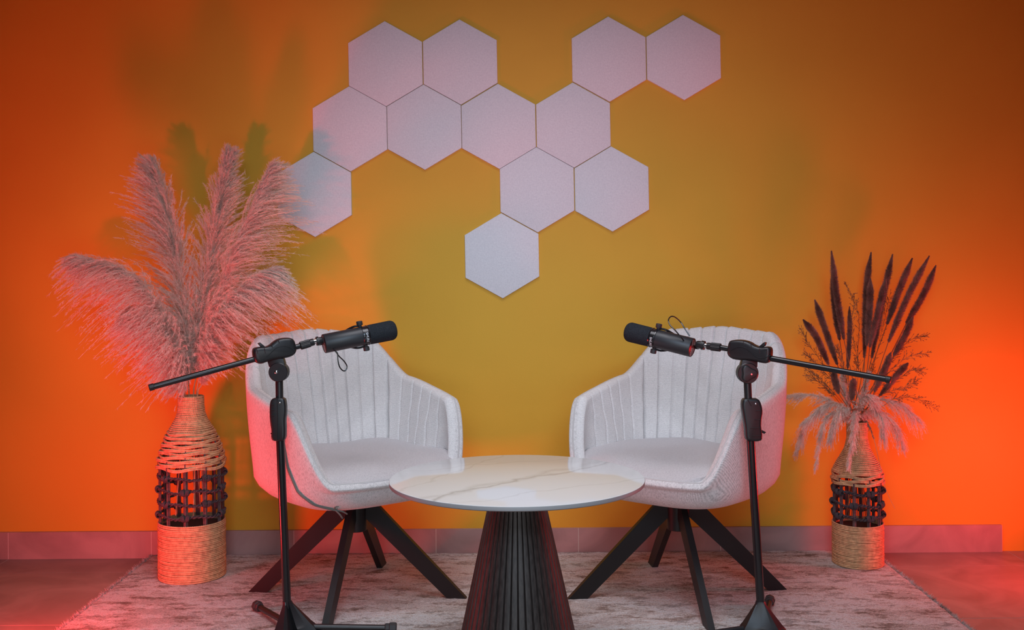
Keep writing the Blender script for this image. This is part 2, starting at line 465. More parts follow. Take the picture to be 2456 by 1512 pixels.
def make_chair(loc, rz, label):
    t = thing('armchair', loc, label, 'armchair', 'pair of grey upholstered armchairs', rz)
    chair_outer().build('outer_shell', M['fab_out'], t, world=False, angle=80)
    chair_inner().build('inner_backrest', M['fab_in'], t, world=False, angle=80)
    chair_seat().build('seat_cushion', M['fab_seat'], t, world=False, angle=80)
    b = MB(); pts = []
    for k in range(161):
        d = -108 + 216*k/160; x, y = pol(R(d), .012 + .008*smooth01(50, 80, abs(d))); z = rimh(d) + .013
        pts.append(shift(x, y, z, d))
    b.tube(pts, .0026, 8); b.build('piping', M['piping'], t, world=False)
    b = MB(); b.lathe((0, 0, .212), (0, 0, 1), [(0, .030), (.002, .033), (.10, .036), (.110, .036)], 32)
    b.lathe((0, 0, .310), (0, 0, 1), [(0, .11), (.014, .13)], 40); b.build('swivel_hub', M['black'], t, world=False)
    for k in range(4):
        a = R(45+90*k); dr = Vector((math.cos(a), math.sin(a), 0)); sd = Vector((-math.sin(a), math.cos(a), 0))
        b = MB(); w = .0095
        # parallelogram profile leg, foot cut flat on the rug
        prof = [(.022, .318), (.046, .318), (.344, .014), (.284, .014), (.022, .262)]
        L_ = [dr*r_ - sd*w + Vector((0, 0, z)) for r_, z in prof]; R_ = [dr*r_ + sd*w + Vector((0, 0, z)) for r_, z in prof]
        n = 5; b.add(L_+R_, [tuple(range(n)), tuple(range(2*n-1, n-1, -1))] + [(i, (i+1) % n, (i+1) % n + n, i+n) for i in range(n)])
        b.build('leg', M['black'], t, world=False, smooth=False)
    return t
def copy_tree(o, parent=None):
    c = o.copy(); COL.objects.link(c); c.parent = parent
    for ch in [x for x in bpy.data.objects if x.parent == o and x != c]: copy_tree(ch, c)
    return c
ch1 = make_chair((-.487, 3.217, 0), R(38), 'light grey upholstered armchair behind the left microphone, red light on its side')
ch2 = copy_tree(ch1); ch2.location = (.503, 3.20, 0); ch2.rotation_euler.z = R(-38.4)
tag(ch2, 'light grey upholstered armchair behind the right microphone, near the smaller vase', 'armchair', 'pair of grey upholstered armchairs')
# drawstring on the left chair only
b = MB(); pts = []
for k in range(61):
    f = k/60; d = float(np.interp(f, [0,.2,.45,.7,.87,1], [-67,-69,-67,-61,-52,-42])); z = float(np.interp(f, [0,.2,.45,.7,.87,1], [.585,.53,.46,.395,.355,.338]))
    x, y = pol(R(d)); sc = float(np.interp(z, [.332,.342,.362,.385,.45,.60], [.79,.835,.905,.945,.975,1.0])) + .002
    pts.append(shift(x*sc, y*sc, z, d))
b.tube(pts, .0042, 8)
e = Vector(pts[-1])
b.tube(spline([e, e+Vector((.008, -.012, -.012)), e+Vector((.02, -.006, -.026))], 8), .0025, 6)
b.tube(spline([e, e+Vector((-.006, -.012, .010)), e+Vector((.012, -.014, .012)), e], 10), .0022, 6)
b.tube(spline([e, e+Vector((.018, -.012, -.006)), e+Vector((.034, -.008, -.016))], 8), .0022, 6)
o = b.build('cover_drawstring', M['tie'], ch1, world=False); o['label'] = 'dark green drawstring cord'

# ---------------------------------------------------------------- round table
tb = thing('side_table', (.008, 2.5, 0), 'round table with white marble top and black fluted cone base, in front of the armchairs', 'table')
b = MB(); b.lathe((0, 0, .5035), (0, 0, 1), [(0, .296), (.0004, .3), (.003, .3045), (.0105, .305), (.0115, .3045)], 160, cap1=False)
top = b.build('tabletop', M['edge'], tb, world=False)
b = MB(); b.lathe((0, 0, .515), (0, 0, 1), [(0, .3045), (.0006, .3035), (.001, .302)], 160, cap0=False); o = b.build('marble_surface', M['marble'], top, world=False)
NF = 44
b = MB(); rows = []
def rib(u):  # u in 0..1 inside one flute
    return 1.0 if .12 < u < .88 else (.0 if (u < .05 or u > .95) else .85)
us = [0, .05, .09, .14, .3, .5, .7, .86, .91, .95]
for z in [.014 + (.4895)*k/12 for k in range(13)]:
    rb = .169 - .2195*z + .015*(1-z/.5)**4*0; row = []
    for k in range(NF):
        for u in us:
            a = 2*math.pi*(k+u)/NF
            d = {0: 0, .05: .15, .09: .75, .14: .97, .3: 1.0, .5: 1.0, .7: 1.0, .86: .97, .91: .75, .95: .15}[u]
            rr = rb - (1-d)*(.0035 + rb*.03)
            row.append((rr*math.cos(a), rr*math.sin(a), z))
    rows.append(row)
b.grid(rows, True); b.add(rows[0], [tuple(range(len(rows[0])))]); b.add(rows[-1], [tuple(range(len(rows[0])))])
b.build('fluted_base', M['flute'], tb, world=False, angle=30)

# ---------------------------------------------------------------- microphone stands
def text_mesh(txt, size):
    cu = bpy.data.curves.new('tmp', 'FONT'); cu.body = txt; cu.size = size; cu.align_x = 'CENTER'; cu.align_y = 'CENTER'; cu.extrude = 0
    o = bpy.data.objects.new('tmp', cu); COL.objects.link(o); bpy.context.view_layer.update()
    dg = bpy.context.evaluated_depsgraph_get(); me = bpy.data.meshes.new_from_object(o.evaluated_get(dg))
    vs = [v.co.copy() for v in me.vertices]; fs = [tuple(p.vertices) for p in me.polygons]
    bpy.data.objects.remove(o); bpy.data.meshes.remove(me); return vs, fs
def make_stand(S):
    sx = S['sx']; hub = Vector(S['hub']); D0 = hub.y; al = S['alpha']
    pv = P(*S['joint'], D0); X0 = pv.x
    def V(p, off=0): return plane_pt(p[0], p[1], X0, D0, 0, off)
    def Bm(p, off=0): return plane_pt(p[0], p[1], X0, D0, al, off)
    nb = Vector((math.sin(al), -math.cos(al), 0)); nv = Vector((0, -1, 0))
    st = thing('microphone_stand', hub, S['label'], 'mic stand', 'black boom microphone stands')
    # tripod hub
    b = MB(); ang = S['legs']; z0 = .018; htop = V(S['hubtop']).z
    pb = V(S['hubtop']); pb.z = 0
    prof = [(z0, .040, .075), (z0+.028, .036, .062), (z0+.035, .030, .055), (htop-.008, .013, .016), (htop, .012, .013)]
    rows = []
    for z, rin, rout in prof:
        f = (z-z0)/(htop-z0); c = hub.lerp(pb, f); row = []
        for a in ang:
            for da, r_ in ((-60, rin), (-24, (rin+rout)/2*1.0), (-14, rout), (14, rout), (24, (rin+rout)/2*1.0)):
                row.append((c.x + r_*math.cos(R(a+da)), c.y + r_*math.sin(R(a+da)), z))
        rows.append(row)
    b.grid(rows, True); b.add(rows[0], [tuple(range(15))]); b.add(rows[-1], [tuple(range(15))])
    b.build('tripod_hub', M['blackp'], st, smooth=True, angle=25)
    for a in ang:
        d = Vector((math.cos(R(a)), math.sin(R(a)), 0)); b = MB()
        b.tube([hub + d*.05 + Vector((0, 0, .040)), hub + d*.262 + Vector((0, 0, .029))], .0085, 16)
        lg = b.build('leg', M['blackp'], st)
        b = MB(); b.lathe(hub + d*.246 + Vector((0, 0, .030)), d + Vector((0, 0, -.05)), [(0, .011), (.003, .013), (.012, .013), (.014, .0155), (.030, .0155), (.033, .013)], 8); b.build('rubber_foot', M['rubber'], lg, angle=20)
    # pole
    j = V(S['joint']); ht = V(S['hubtop']); dn = (ht-j).normalized()
    c0 = V(S['clutch_top']); c1 = V(S['clutch_bot'])
    b = MB(); b.tube([ht - dn*-.02, c1], .0113, 20); b.build('lower_pole', M['blackm'], st)
    b = MB(); b.tube([c0.lerp(c1, .4), j + (j-c0).normalized()*.005], .0104, 20); b.build('upper_pole', M['blackp'], st)
    # height clutch
    b = MB(); b.slab(chaikin([V(p) for p in S['clutch']], 1), nv, .032, .007); cl = b.build('height_clutch', M['blackp'], st, angle=50)
    for q in S['cl_ribs']:
        b = MB(); b.tube([V(q[0], .0165), V(q[1], .0165)], .0011, 6); b.build('grip_rib', M['blackp'], cl)
    b = MB(); b.slab([V(p) for p in S['cl_lever']], nv, .018, .002); b.build('trigger', M['blackp'], cl)
    b = MB(); q = V(S['cl_bolt'], .0150); b.lathe(q, nv, [(0, .003), (.0025, .0028), (.0032, .0016)], 14); b.build('bolt', M['chrome'], cl)
    # tilt joint
    b = MB(); jc = V(S['disc']); rr = S['disc_r']
    b.lathe(jc - nv*.015, nv, [(0, rr*.9), (.002, rr), (.010, rr), (.0105, rr*.93), (.019, rr*.93), (.0195, rr), (.028, rr), (.030, rr*.93)], 40)
    b.slab([V(p) for p in S['bracket']], nv, .024, .002); jt = b.build('tilt_joint', M['blackp'], st, angle=35)
    b = MB(); q = V(S['bolt']) ; 
    if S['knob3']:
        pts = []
        for k in range(36):
            a = 2*math.pi*k/36; r_ = rr*(.70 + .14*math.cos(3*(a-R(90)))); pts.append(jc + Vector((math.sin(a)*r_, 0, math.cos(a)*r_)) + nv*.019)
        b.slab(pts, nv, .012, .003); b.build('tilt_knob', M['blackp'], jt, angle=50); off = .0245
    else:
        off = .015
    b = MB(); b.lathe(q + nv*off, nv, [(0, .0048 if not S['knob3'] else .0034), (.0022, .0044 if not S['knob3'] else .003), (.004, .0022)], 18); b.build('bolt', M['chrome'], jt)
    # boom clutch
    b = MB(); b.slab(chaikin([Bm(p) for p in S['boomclutch']], 1), nb, .036, .009); bc = b.build('boom_clutch', M['blackp'], st, angle=50)
    b = MB(); b.tube(spline([Bm(p, .0182) for p in S['ridge']], 20), .0010, 6); b.build('seam_ridge', M['blackp'], bc)
    for q in S['bc_ribs']:
        b = MB(); b.tube([Bm(q[0], .0182), Bm(q[1], .0182)], .0009, 6); b.build('grip_rib', M['blackp'], bc)
    b = MB(); b.slab([Bm(p) for p in S['bc_lever']], nb, .016, .0015); b.build('trigger', M['blackp'], bc)
    # boom rod behind and in front of the clutch
    b = MB(); a_, e_ = Bm(S['rod'][0]), Bm(S['rod'][1]); b.tube([a_, e_], .0079, 20); rd = b.build('boom_rod', M['blackm'], st)
    b = MB(); dr = (e_-a_).normalized(); b.lathe(a_ - dr*.004, dr, [(0, .0075), (.001, .0092), (.012, .0092), (.013, .0082)], 20); b.build('end_cap', M['blackp'], rd)
    g0, g1, g2, g3, g4 = [Bm(p) for p in S['front']]
    b = MB(); b.tube([g0, g1], .0075, 18); b.build('front_tube', M['blackm'], st)
    b = MB(); ax = (g2-g1).normalized(); L = (g2-g1).length; n = 40; rows = []
    for h, r_ in ((0, .0085), (.002, .0115), (L*.7, .0115), (L*.74, .0102), (L, .0098)):
        rows.append([(h, r_*(1-.07*(k % 2)) if h < L*.72 and h > 0 else r_) for k in range(n)])
    u = nb.copy(); w = ax.cross(u)
    rows = [[g1 + ax*h + (u*math.cos(2*math.pi*k/n)+w*math.sin(2*math.pi*k/n))*r_ for k, (h, r_) in enumerate(row)] for row in rows]
    b.grid(rows, True); b.build('grip_nut', M['blackp'], st, angle=20)
    b = MB(); b.tube([g2, g3], .0078, 18); b.build('thread_collar', M['chrome'], st)
    return st, Bm, nb, g3, g4
def make_mic(S, Bm, nb, g3, g4):
    r0 = Bm(S['mic'][0]); r1 = Bm(S['mic'][1]); ax = (r1-r0).normalized(); L = (r1-r0).length
    side = (nb - ax*nb.dot(ax)).normalized(); up = side.cross(ax) if side.cross(ax).z > 0 else ax.cross(side)
    mc = thing('microphone', r0, S['miclabel'], 'microphone', 'black broadcast microphones')
    rb = .0268; q = .52*L
    b = MB(); b.lathe(r0, ax, [(0, rb-.0012), (.0012, rb), (q, rb)], 48, cap0=False, cap1=True); b.build('body', M['micbody'], mc, angle=50)
    b = MB(); b.lathe(r0 + ax*.0005, ax, [(-.0002, .0001), (0, rb-.0018), (.0012, rb-.0004)], 48, cap1=False); pl = b.build('end_plate', M['plate'], mc, angle=60)
    # lettering on end plate (faces backwards)
    b = MB(); vs, fs = text_mesh('SHURE  SM7B', .0078)
    b.add([r0 - ax*.0008 + up*v.x*S['tx'] + side*(v.y + .009) for v in vs], fs)
    vs, fs = text_mesh('/ -', .008); b.add([r0 - ax*.0008 + up*v.x*S['tx'] + side*(v.y - .002) for v in vs], fs)
    b.build('lettering', M['white_print'], pl, smooth=False)
    # band
    b = MB(); b.lathe(r0 + ax*q, ax, [(-.001, rb), (0, rb+.0012), (.003, rb+.0018), (.0035, rb+.0006), (.0155, rb+.0006), (.016, rb+.0018), (.019, rb+.0012), (.0195, rb-.001)], 48); bd = b.build('collar_band', M['blackm'], mc, angle=30)
    b = MB(); vs, fs = text_mesh('SHURE', .0098)
    rr = rb+.0011
    out = []
    for v in vs:
        th = v.x*S['tx']/rr + S['ta']; out.append(r0 + ax*(q+.0095 + S['tf']*v.y) + (side*math.cos(th) + up*math.sin(th)*S['tf'])*rr)
    b.add(out, fs); b.build('emblem', M['white_print'], bd, smooth=False)
    # windscreen
    b = MB(); s0 = q+.019; Lw = L-s0; rw = .0285; pr = [(s0, rb+.0005), (s0+.002, rw-.001), (s0+.006, rw-.0006)]
    for k in range(10):
        a = k/9*math.pi/2; pr.append((L-.016+.016*math.sin(a), rw-.014+.014*math.cos(a)))
    b.lathe(r0, ax, pr, 48); b.build('foam_windscreen', M['foam'], mc, angle=60)
    # yoke knobs
    for sg in (1, -1):
        kp = r0 + ax*(q+.004 + S['kn']*sg) + up*sg*(rb)
        b = MB(); n = 24; prof = [(0, .005), (.004, .005), (.0045, .0080), (.006, .0088), (.0155, .0088), (.0165, .0078)]
        b.lathe(kp, up*sg, prof, n); b.build('yoke_knob', M['rubber'], mc, angle=30)
    for sg in (1, -1):
        b = MB()
        pts = [r0 + ax*(q+.004+S['kn']*sg) + up*sg*(rb+.003), r0 + ax*(q-.016) + up*sg*(rb+.004) - side*.002, r0 + ax*(q-.034) + up*sg*(rb-.002) - side*.012,
               r0 + ax*(q-.055) + up*sg*(rb-.014) - side*.026, r0 + ax*.02 + up*sg*.004 - side*.034, r0 - ax*.008 + up*sg*.002 - side*.026, g4 ]
        b.tube(spline(pts, 40), .0030, 8); b.build('yoke_arm', M['blackm'], mc)
    # mount knob behind the end plate
    b = MB(); d2 = (g4-g3).normalized(); L2 = (g4-g3).length
    b.lathe(g3, d2, [(0, .008), (.001, .0125), (L2*.45, .0130), (L2*.5, .0105), (L2*.95, .0105), (L2+.004, .009)], 24); b.build('mount_nut', M['blackp'], mc, angle=35)
    b = MB()
    for c in S['cable']: b.tube(spline([Bm(p[:2], p[2]) for p in c], 48), .0018, 8)
    b.build('cable', M['blackm'], mc)
    return mc
def c590(*ps): return [(590+x/6.463, 740+y/6.463) for x, y in ps]
def c340(*ps): return [(340+x/3.8375, 720+y/3.8375) for x, y in ps]
def c1480(*ps): return [(1480+x/4.448, 740+y/4.448) for x, y in ps]
SL = dict(sx=1, hub=(-.603, 2.848, 0), alpha=R(24), legs=(125, 5, 245), joint=c590((515, 1080))[0], hubtop=(688, 1442),
    label='black boom microphone stand in front of the left armchair', miclabel='black microphone on the left stand, cable loop hanging below',
    clutch_top=c340((1268, 900))[0], clutch_bot=c340((1275, 1290))[0],
    clutch=c340((1200,908),(1240,897),(1318,897),(1334,950),(1336,1040),(1326,1100),(1331,1190),(1328,1284),(1292,1298),(1212,1293),(1197,1262),(1202,1200),(1190,1130),(1184,1050),(1185,950)),
    cl_ribs=[(c340((1192,y))[0], c340((1222,y+3))[0]) for y in (960,1010,1060)] + [(c340((1245,905))[0], c340((1250,1090))[0]), (c340((1250,1090))[0], c340((1244,1290))[0])],
    cl_lever=c340((1188,1225),(1202,1236),(1250,1190),(1245,1178),(1205,1218)),
    cl_bolt=c340((1270,945))[0], disc=c590((515,985))[0], disc_r=.0262,
    bracket=c590((345,815),(430,770),(590,775),(615,860),(560,960),(460,960),(368,900)), bolt=c590((488,980))[0], knob3=False,
    boomclutch=c590((98,650),(125,612),(210,598),(292,598),(350,578),(415,522),(490,472),(600,455),(700,458),(742,500),(758,560),(775,640),(752,700),(690,745),(600,768),(480,785),(380,802),(300,832),(230,857),(170,852),(130,822),(105,740)),
    ridge=c590((120,760),(200,795),(300,770),(390,690),(480,610),(600,585),(700,615),(752,660)),
    bc_ribs=[(c590(a)[0], c590(c)[0]) for a, c in (((165,625),(182,700)),((285,620),(300,700)),((395,545),(410,610)),((500,490),(515,540)),((690,490),(700,570)))],
    bc_lever=c590((182,545),(218,530),(300,600),(240,612)),
    rod=[(361,930), c590((130,790))[0]], front=c590((740,610),(835,585),(1050,520),(1085,513),(1165,500)), mic=c590((1205,550),(2318,328)), ta=R(-8), tf=1, tx=-1, kn=-.004,
    cable=[[(*c590(p)[0], z) for p, z in (((1345,622),.020),((1385,665),.026),((1440,740),.028),((1520,820),.028),((1566,900),.028),((1545,962),.028),((1500,965),.028),((1450,905),.028),((1425,800),.028),((1418,700),.027),((1380,660),.024))]])
SR = dict(sx=-1, hub=(.677, 2.828, 0), alpha=R(-30), legs=(73, 193, 313), joint=c1480((1390, 780))[0], hubtop=(1824, 1442),
    label='black boom microphone stand in front of the right armchair', miclabel='black microphone on the right stand, cable loop rising above it',
    clutch_top=c1480((1395, 955))[0], clutch_bot=c1480((1425, 1412))[0],
    clutch=c1480((1332,965),(1385,955),(1440,958),(1500,960),(1530,1015),(1546,1100),(1532,1180),(1528,1260),(1545,1370),(1522,1416),(1380,1412),(1362,1370),(1360,1280),(1335,1130),(1320,1040)),
    cl_ribs=[(c1480(a)[0], c1480(c)[0]) for a, c in (((1480,1095),(1532,1092)),((1465,1190),(1525,1187)),((1420,1280),(1522,1276)),((1440,1362),(1538,1358)),((1395,975),(1432,1040)))],
    cl_lever=c1480((1518,1285),(1582,1318),(1566,1336),(1518,1318)),
    cl_bolt=c1480((1480,1018))[0], disc=c1480((1387,688))[0], disc_r=.0282,
    bracket=c1480((1328,548),(1400,545),(1490,556),(1488,620),(1440,680),(1340,680),(1312,600)), bolt=c1480((1410,693))[0], knob3=True,
    boomclutch=c1480((1205,352),(1240,336),(1340,335),(1420,355),(1480,395),(1540,415),(1620,405),(1652,428),(1652,500),(1640,560),(1610,586),(1560,582),(1480,562),(1400,555),(1300,550),(1235,537),(1187,492),(1190,425)),
    ridge=c1480((1210,450),(1290,412),(1370,425),(1430,475),(1500,525),(1580,528),(1640,500)),
    bc_ribs=[(c1480(a)[0], c1480(c)[0]) for a, c in (((1345,350),(1360,390)),((1425,372),(1435,420)),((1520,430),(1522,480)),((1600,428),(1598,490)))],
    bc_lever=c1480((1520,405),(1575,360),(1592,368),(1578,402),(1545,418)),
    rod=[(2133,911.5), c1480((1600,528))[0]], front=c1480((1205,438),(1110,420),(962,402),(938,398),(862,385)), mic=c1480((805,420),(97,243)), ta=R(20), tf=-1, tx=1, kn=-.001,
    cable=[[(*c1480(p)[0], z) for p, z in (((720,358),.016),((690,318),.030),((620,235),.032),((565,180),.03),((548,125),.02),((575,88),.0),((620,95),-.01),((680,150),-.02),((730,230),-.02),((776,298),-.02))]])
for S in (SL, SR):
    st, Bm, nb, g3, g4 = make_stand(S); make_mic(S, Bm, nb, g3, g4)

# ---------------------------------------------------------------- rope vases
def ring_tube(b, rf, zf, rt, K, seg=300, n=5):
    rows = []
    for k in range(seg):
        a = 2*math.pi*k/seg; row = []; rr, z = rf(a), zf(a)
        for q in range(n):
            s = 2*math.pi*q/n; tr = rt*(1+.22*math.sin(K*a+s)); row.append(((rr+tr*math.cos(s))*math.cos(a), (rr+tr*math.cos(s))*math.sin(a), z+tr*math.sin(s)))
        rows.append(row)
    rows.append(rows[0]); b.grid(rows, True)
def make_vase(loc, label, zb, zt, zh, rb, prof, nrod, phase, rt, zw, gapmid):
    """zb base band top, zt lattice top, zh mouth; prof(z) radius above zt; zw: z where weave turns to coil"""
    t = thing('rope_vase', loc, label, 'vase')
    b = MB(); z = rt; 
    while z < zb:
        o1, o2 = random.uniform(-.0006, .0006), random.random()*6
        ring_tube(b, lambda a, o1=o1, o2=o2: rb + o1 + .0005*math.sin(3*a+o2), lambda a, z=z, o2=o2: z + .0005*math.sin(2*a+o2), rt*.98, 95); z += rt*1.86
    b.lathe((0, 0, 0), (0, 0, 1), [(0.0, rb-.003), (zb-.004, rb-.002)], 48, cap1=False)
    b.build('coiled_base', M['rope'], t, world=False, angle=80)
    for k in range(nrod):
        a = 2*math.pi*k/nrod + phase; b = MB(); r_ = rb - .004
        b.tube([(r_*math.cos(a), r_*math.sin(a), zb-.01), (r_*math.cos(a), r_*math.sin(a), zt+.012)], .0040, 8)
        for dd in (-.05, .05): b.tube([((r_-.003)*math.cos(a+dd), (r_-.003)*math.sin(a+dd), zb-.01), ((r_-.003)*math.cos(a+dd), (r_-.003)*math.sin(a+dd), zt+.01)], .0026, 6)
        pts = [((prof(z)-.003)*math.cos(a), (prof(z)-.003)*math.sin(a), z) for z in [zt-.004+(zw+.01-zt)*q/10 for q in range(11)]]; b.tube(pts, .003, 6)
        b.build('upright_rod', M['rod'], t, world=False)
    nr = gapmid
    for i in range(nr):
        zz = zb + (zt-zb)*(i+.62)/(nr+.3); b = MB()
        for s in (0, math.pi):
            pts = [((rb + .003*math.cos(22*a+s))*math.cos(a), (rb + .003*math.cos(22*a+s))*math.sin(a), zz + .003*math.sin(22*a+s) + .0035*math.sin(nrod/2*(a-phase) + i*math.pi)) for a in [2*math.pi*q/240 for q in range(240)]]
            b.tube(pts, .0026, 5, closed=True)
        b.build('twisted_cord', M['cord'], t, world=False)
        for k in range(nrod):
            if (k+i) % 2: continue
            a = 2*math.pi*k/nrod + phase; c = Vector(((rb+.001)*math.cos(a), (rb+.001)*math.sin(a), zz)); tg = Vector((-math.sin(a), math.cos(a), 0)); rd = Vector((math.cos(a), math.sin(a), 0)); up = Vector((0, 0, 1))
            b = MB()
            for sg in (-1, 1):
                for q in range(4):
                    off = sg*(.003+.003*q); sz = .0108 - .0016*abs(q-1.2)
                    pts = [c + tg*(off + sg*.0018*math.sin(th)) + rd*math.cos(th)*.0075 + up*math.sin(th)*sz for th in [2*math.pi*w/14 for w in range(14)]]
                    b.tube(pts, .0019, 5, closed=True)
            b.build('knot', M['cord'], t, world=False)
    # woven shoulder: rows weave in and out of the rods, with gaps
    b = MB(); z = zt; i = 0
    while z < zw:
        am = .0036*(1-(z-zt)/(zw-zt)*.8); ph = i*math.pi; jz = random.uniform(-.001, .001); q1 = random.random()*6
        ring_tube(b, lambda a, z=z, am=am, ph=ph: prof(z) - .001 + am*math.cos(nrod/2*(a-phase)+ph), lambda a, z=z, am=am, ph=ph, jz=jz, q1=q1: z + jz + am*.75*math.sin(nrod/2*(a-phase)+ph) + .0012*math.sin(5*a+q1), rt*1.02, 95)
        ring_tube(b, lambda a, z=z, am=am, ph=ph: prof(z) - .001 + am*math.cos(nrod/2*(a-phase)+ph), lambda a, z=z, am=am, ph=ph, jz=jz, q1=q1: z + rt*1.7 + jz + am*.75*math.sin(nrod/2*(a-phase)+ph) + .0012*math.sin(5*a+q1), rt*1.02, 95)
        z += rt*3.95*(1 - .06*(z-zt)/(zw-zt)); i += 1
    b.build('woven_shoulder', M['rope'], t, world=False, angle=80)
    b = MB(); z = zw
    while z < zh:
        o1 = random.uniform(-.0005, .0005); ring_tube(b, lambda a, z=z, o1=o1: prof(z)+o1, lambda a, z=z: z + .0005*math.sin(2*a+z*300), rt*.98, max(30, int(900*prof(z)))); z += rt*1.86
    b.lathe((0, 0, 0), (0, 0, 1), [(zw, prof(zw)-.002), (zw*.5+zh*.5, prof((zw+zh)/2)-.002), (zh, prof(zh)-.002)], 40, False, False)
    b.build('coiled_neck', M['rope'], t, world=False, angle=80)
    b = MB(); b.lathe((0, 0, zb-.02), (0, 0, 1), [(0, rb-.004), (.002, rb-.004)], 40); b.build('inner_floor', M['inner'], t, world=False)
    return t
def interp(tab):
    xs_, ys_ = zip(*tab)
    return lambda z: float(np.interp(z, xs_, ys_))
S1 = 3.43/F
RUGZ = .0145
pl = interp([(.36, .1075), (.385, .106), (.41, .099), (.44, .090), (.47, .076), (.495, .062), (.515, .0500), (.535, .0430), (.56, .0395), (.61, .0385)])
v1 = P(461.5, 1395, 3.43); V1 = Vector((v1.x, 3.43, RUGZ))
make_vase(V1, 'large rope-wrapped bottle vase holding tall pampas plumes, left of the armchairs', .185, .362, .592, .1045, pl, 10, R(-84), .0031, .478, 4)
pr = interp([(.28, .0845), (.302, .083), (.325, .075), (.345, .064), (.365, .052), (.39, .039), (.42, .0325), (.50, .031)])
v2 = P(2058, 1372, 3.515); V2 = Vector((v2.x, 3.515, RUGZ))
make_vase(V2, 'small rope-wrapped bottle vase holding plum spikes and short plumes, right of the armchairs', .142, .275, .475, .081, pr, 10, R(-80), .0029, .318, 3)

# ---------------------------------------------------------------- dried plants
def tri_object(name, V_, mt, parent, org):
    V_ = V_ - np.array(org)[None, :]
    n = len(V_); me = bpy.data.meshes.new(name); me.vertices.add(n); me.vertices.foreach_set('co', V_.astype(np.float32).ravel())
    me.loops.add(n); me.loops.foreach_set('vertex_index', np.arange(n, dtype=np.int32)); me.polygons.add(n//3)
    me.polygons.foreach_set('loop_start', np.arange(0, n, 3, dtype=np.int32)); me.update(calc_edges=True); me.validate()
    me.materials.append(mt); o = bpy.data.objects.new(name, me); COL.objects.link(o); o.parent = parent; return o
def unit(a): return a/np.maximum(np.linalg.norm(a, axis=-1, keepdims=True), 1e-9)
def tris(base, dirn, length, w):
    """thin triangles"""
    s = unit(np.cross(dirn, rng.normal(size=base.shape)))*(w if np.isscalar(w) else w[:, None])
    return np.stack([base - s, base + s, base + dirn*length[:, None]], 1).reshape(-1, 3)
def plume_mesh(path, nb, L0, droop, dvec, hairs, spread=.75, start=0.0, hl=.020, w=.0008, topn=.25):
    """branches along path; returns triangle verts"""
    p = np.array([tuple(q) for q in path]); m = len(p)-1
    s = start + (1-start)*rng.random(nb)**.9
    i = np.minimum((s*m).astype(int), m-1); f = (s*m - i)[:, None]
    o = p[i]*(1-f) + p[i+1]*f; tg = unit(p[i+1]-p[i])
    q = (s-start)/(1-start)
    Lb = L0*(np.clip(q/.15, .45, 1))*np.clip((1-q)*2.0+topn, 0, 1)*rng.uniform(.45, 1.2, nb)
    rnd = rng.normal(size=(nb, 3)); rad = unit(rnd - tg*np.sum(rnd*tg, 1, keepdims=True))
    sp = spread*rng.uniform(.35, 1.15, nb)[:, None]*np.clip(1.2-q*.6, .2, 1)[:, None]
    d = unit(tg + rad*sp); dv = np.array(dvec, float)[None, :]
    dr = droop*rng.uniform(.5, 1.3, nb)[:, None]
    out = []; K = hairs
    U = rng.random((nb, K))**.8; 
    pos = o[:, None, :] + d[:, None, :]*(Lb[:, None]*U)[..., None] + dv[None]*(dr*Lb[:, None])[:, None, :]*(U**2)[..., None]
    tan = unit(d[:, None, :] + 2*dv[None]*dr[:, None, :]*U[..., None])
    hd = unit(tan + .42*rng.normal(size=pos.shape) + .15*dv[None])
    ln = hl*rng.uniform(.5, 1.2, (nb, K))*(1.1-.5*U)
    out.append(tris(pos.reshape(-1, 3), hd.reshape(-1, 3), ln.ravel(), w))
    # branch axes as thin ribbons of 5 segments
    for k in range(5):
        u0, u1 = k/5, (k+1)/5
        a = o + d*(Lb*u0)[:, None] + dv*dr*Lb[:, None]*u0**2; c = o + d*(Lb*u1)[:, None] + dv*dr*Lb[:, None]*u1**2
        sd = unit(np.cross(c-a, rng.normal(size=a.shape)))*.0005
        out.append(np.stack([a-sd, a+sd, c], 1).reshape(-1, 3)); out.append(np.stack([c-sd, c+sd, a], 1).reshape(-1, 3))
    return np.concatenate(out)
def pampas(label, px, Ds, vase, mouth, L0, droop, dvec, nb=420, hairs=66, spread=.75, foot=(0, 0), group=None, start=0.0, stemr=.0022, name='pampas_plume', hl=.020, w=.00062, topn=.34):
    pts = [P(a[0], a[1], D) for a, D in zip(px, Ds)]
    path = spline(pts, 40); loc = Vector((vase.x, vase.y, vase.z))
    t = thing(name, mouth, label, 'dried plant', group)
    low = Vector((vase.x + foot[0], vase.y + foot[1], vase.z + .20)); b = MB()
    b.tube(spline([low, mouth.lerp(low, .4), mouth, pts[0]], 12)[:-1] + path[:30], [stemr]*12 + [stemr*(1-.6*k/30) for k in range(30)], 6)
    b.build('stem', M['pstem'], t)
    T = plume_mesh(path, nb, L0, droop, dvec, hairs, spread, start, hl, w, topn)
    tri_object('floss', T, M['pampas'], t, t.location); return t
GP = 'pampas plumes in the large vase'
mz = V1.z + .592
def mo(dx, dy): return Vector((V1.x+dx, V1.y+dy, mz+.002))
pampas('pampas plume arching far left and drooping, leftmost in the large vase', [(437,925),(418,830),(372,730),(300,655),(190,615)], [3.41,3.36,3.30,3.26,3.24], V1, mo(-.022,-.004), .165, .95, (-.35,-.1,-1), nb=900, spread=.85, foot=(-.03,.02), group=GP)
pampas('tall pampas plume leaning slightly left, second from the left in the large vase', [(452,915),(443,800),(420,640),(395,510),(366,400)], [3.43,3.42,3.40,3.38,3.37], V1, mo(-.008,.006), .165, .30, (-.75,0,-.7), nb=1000, spread=.95, foot=(.0,.04), group=GP)
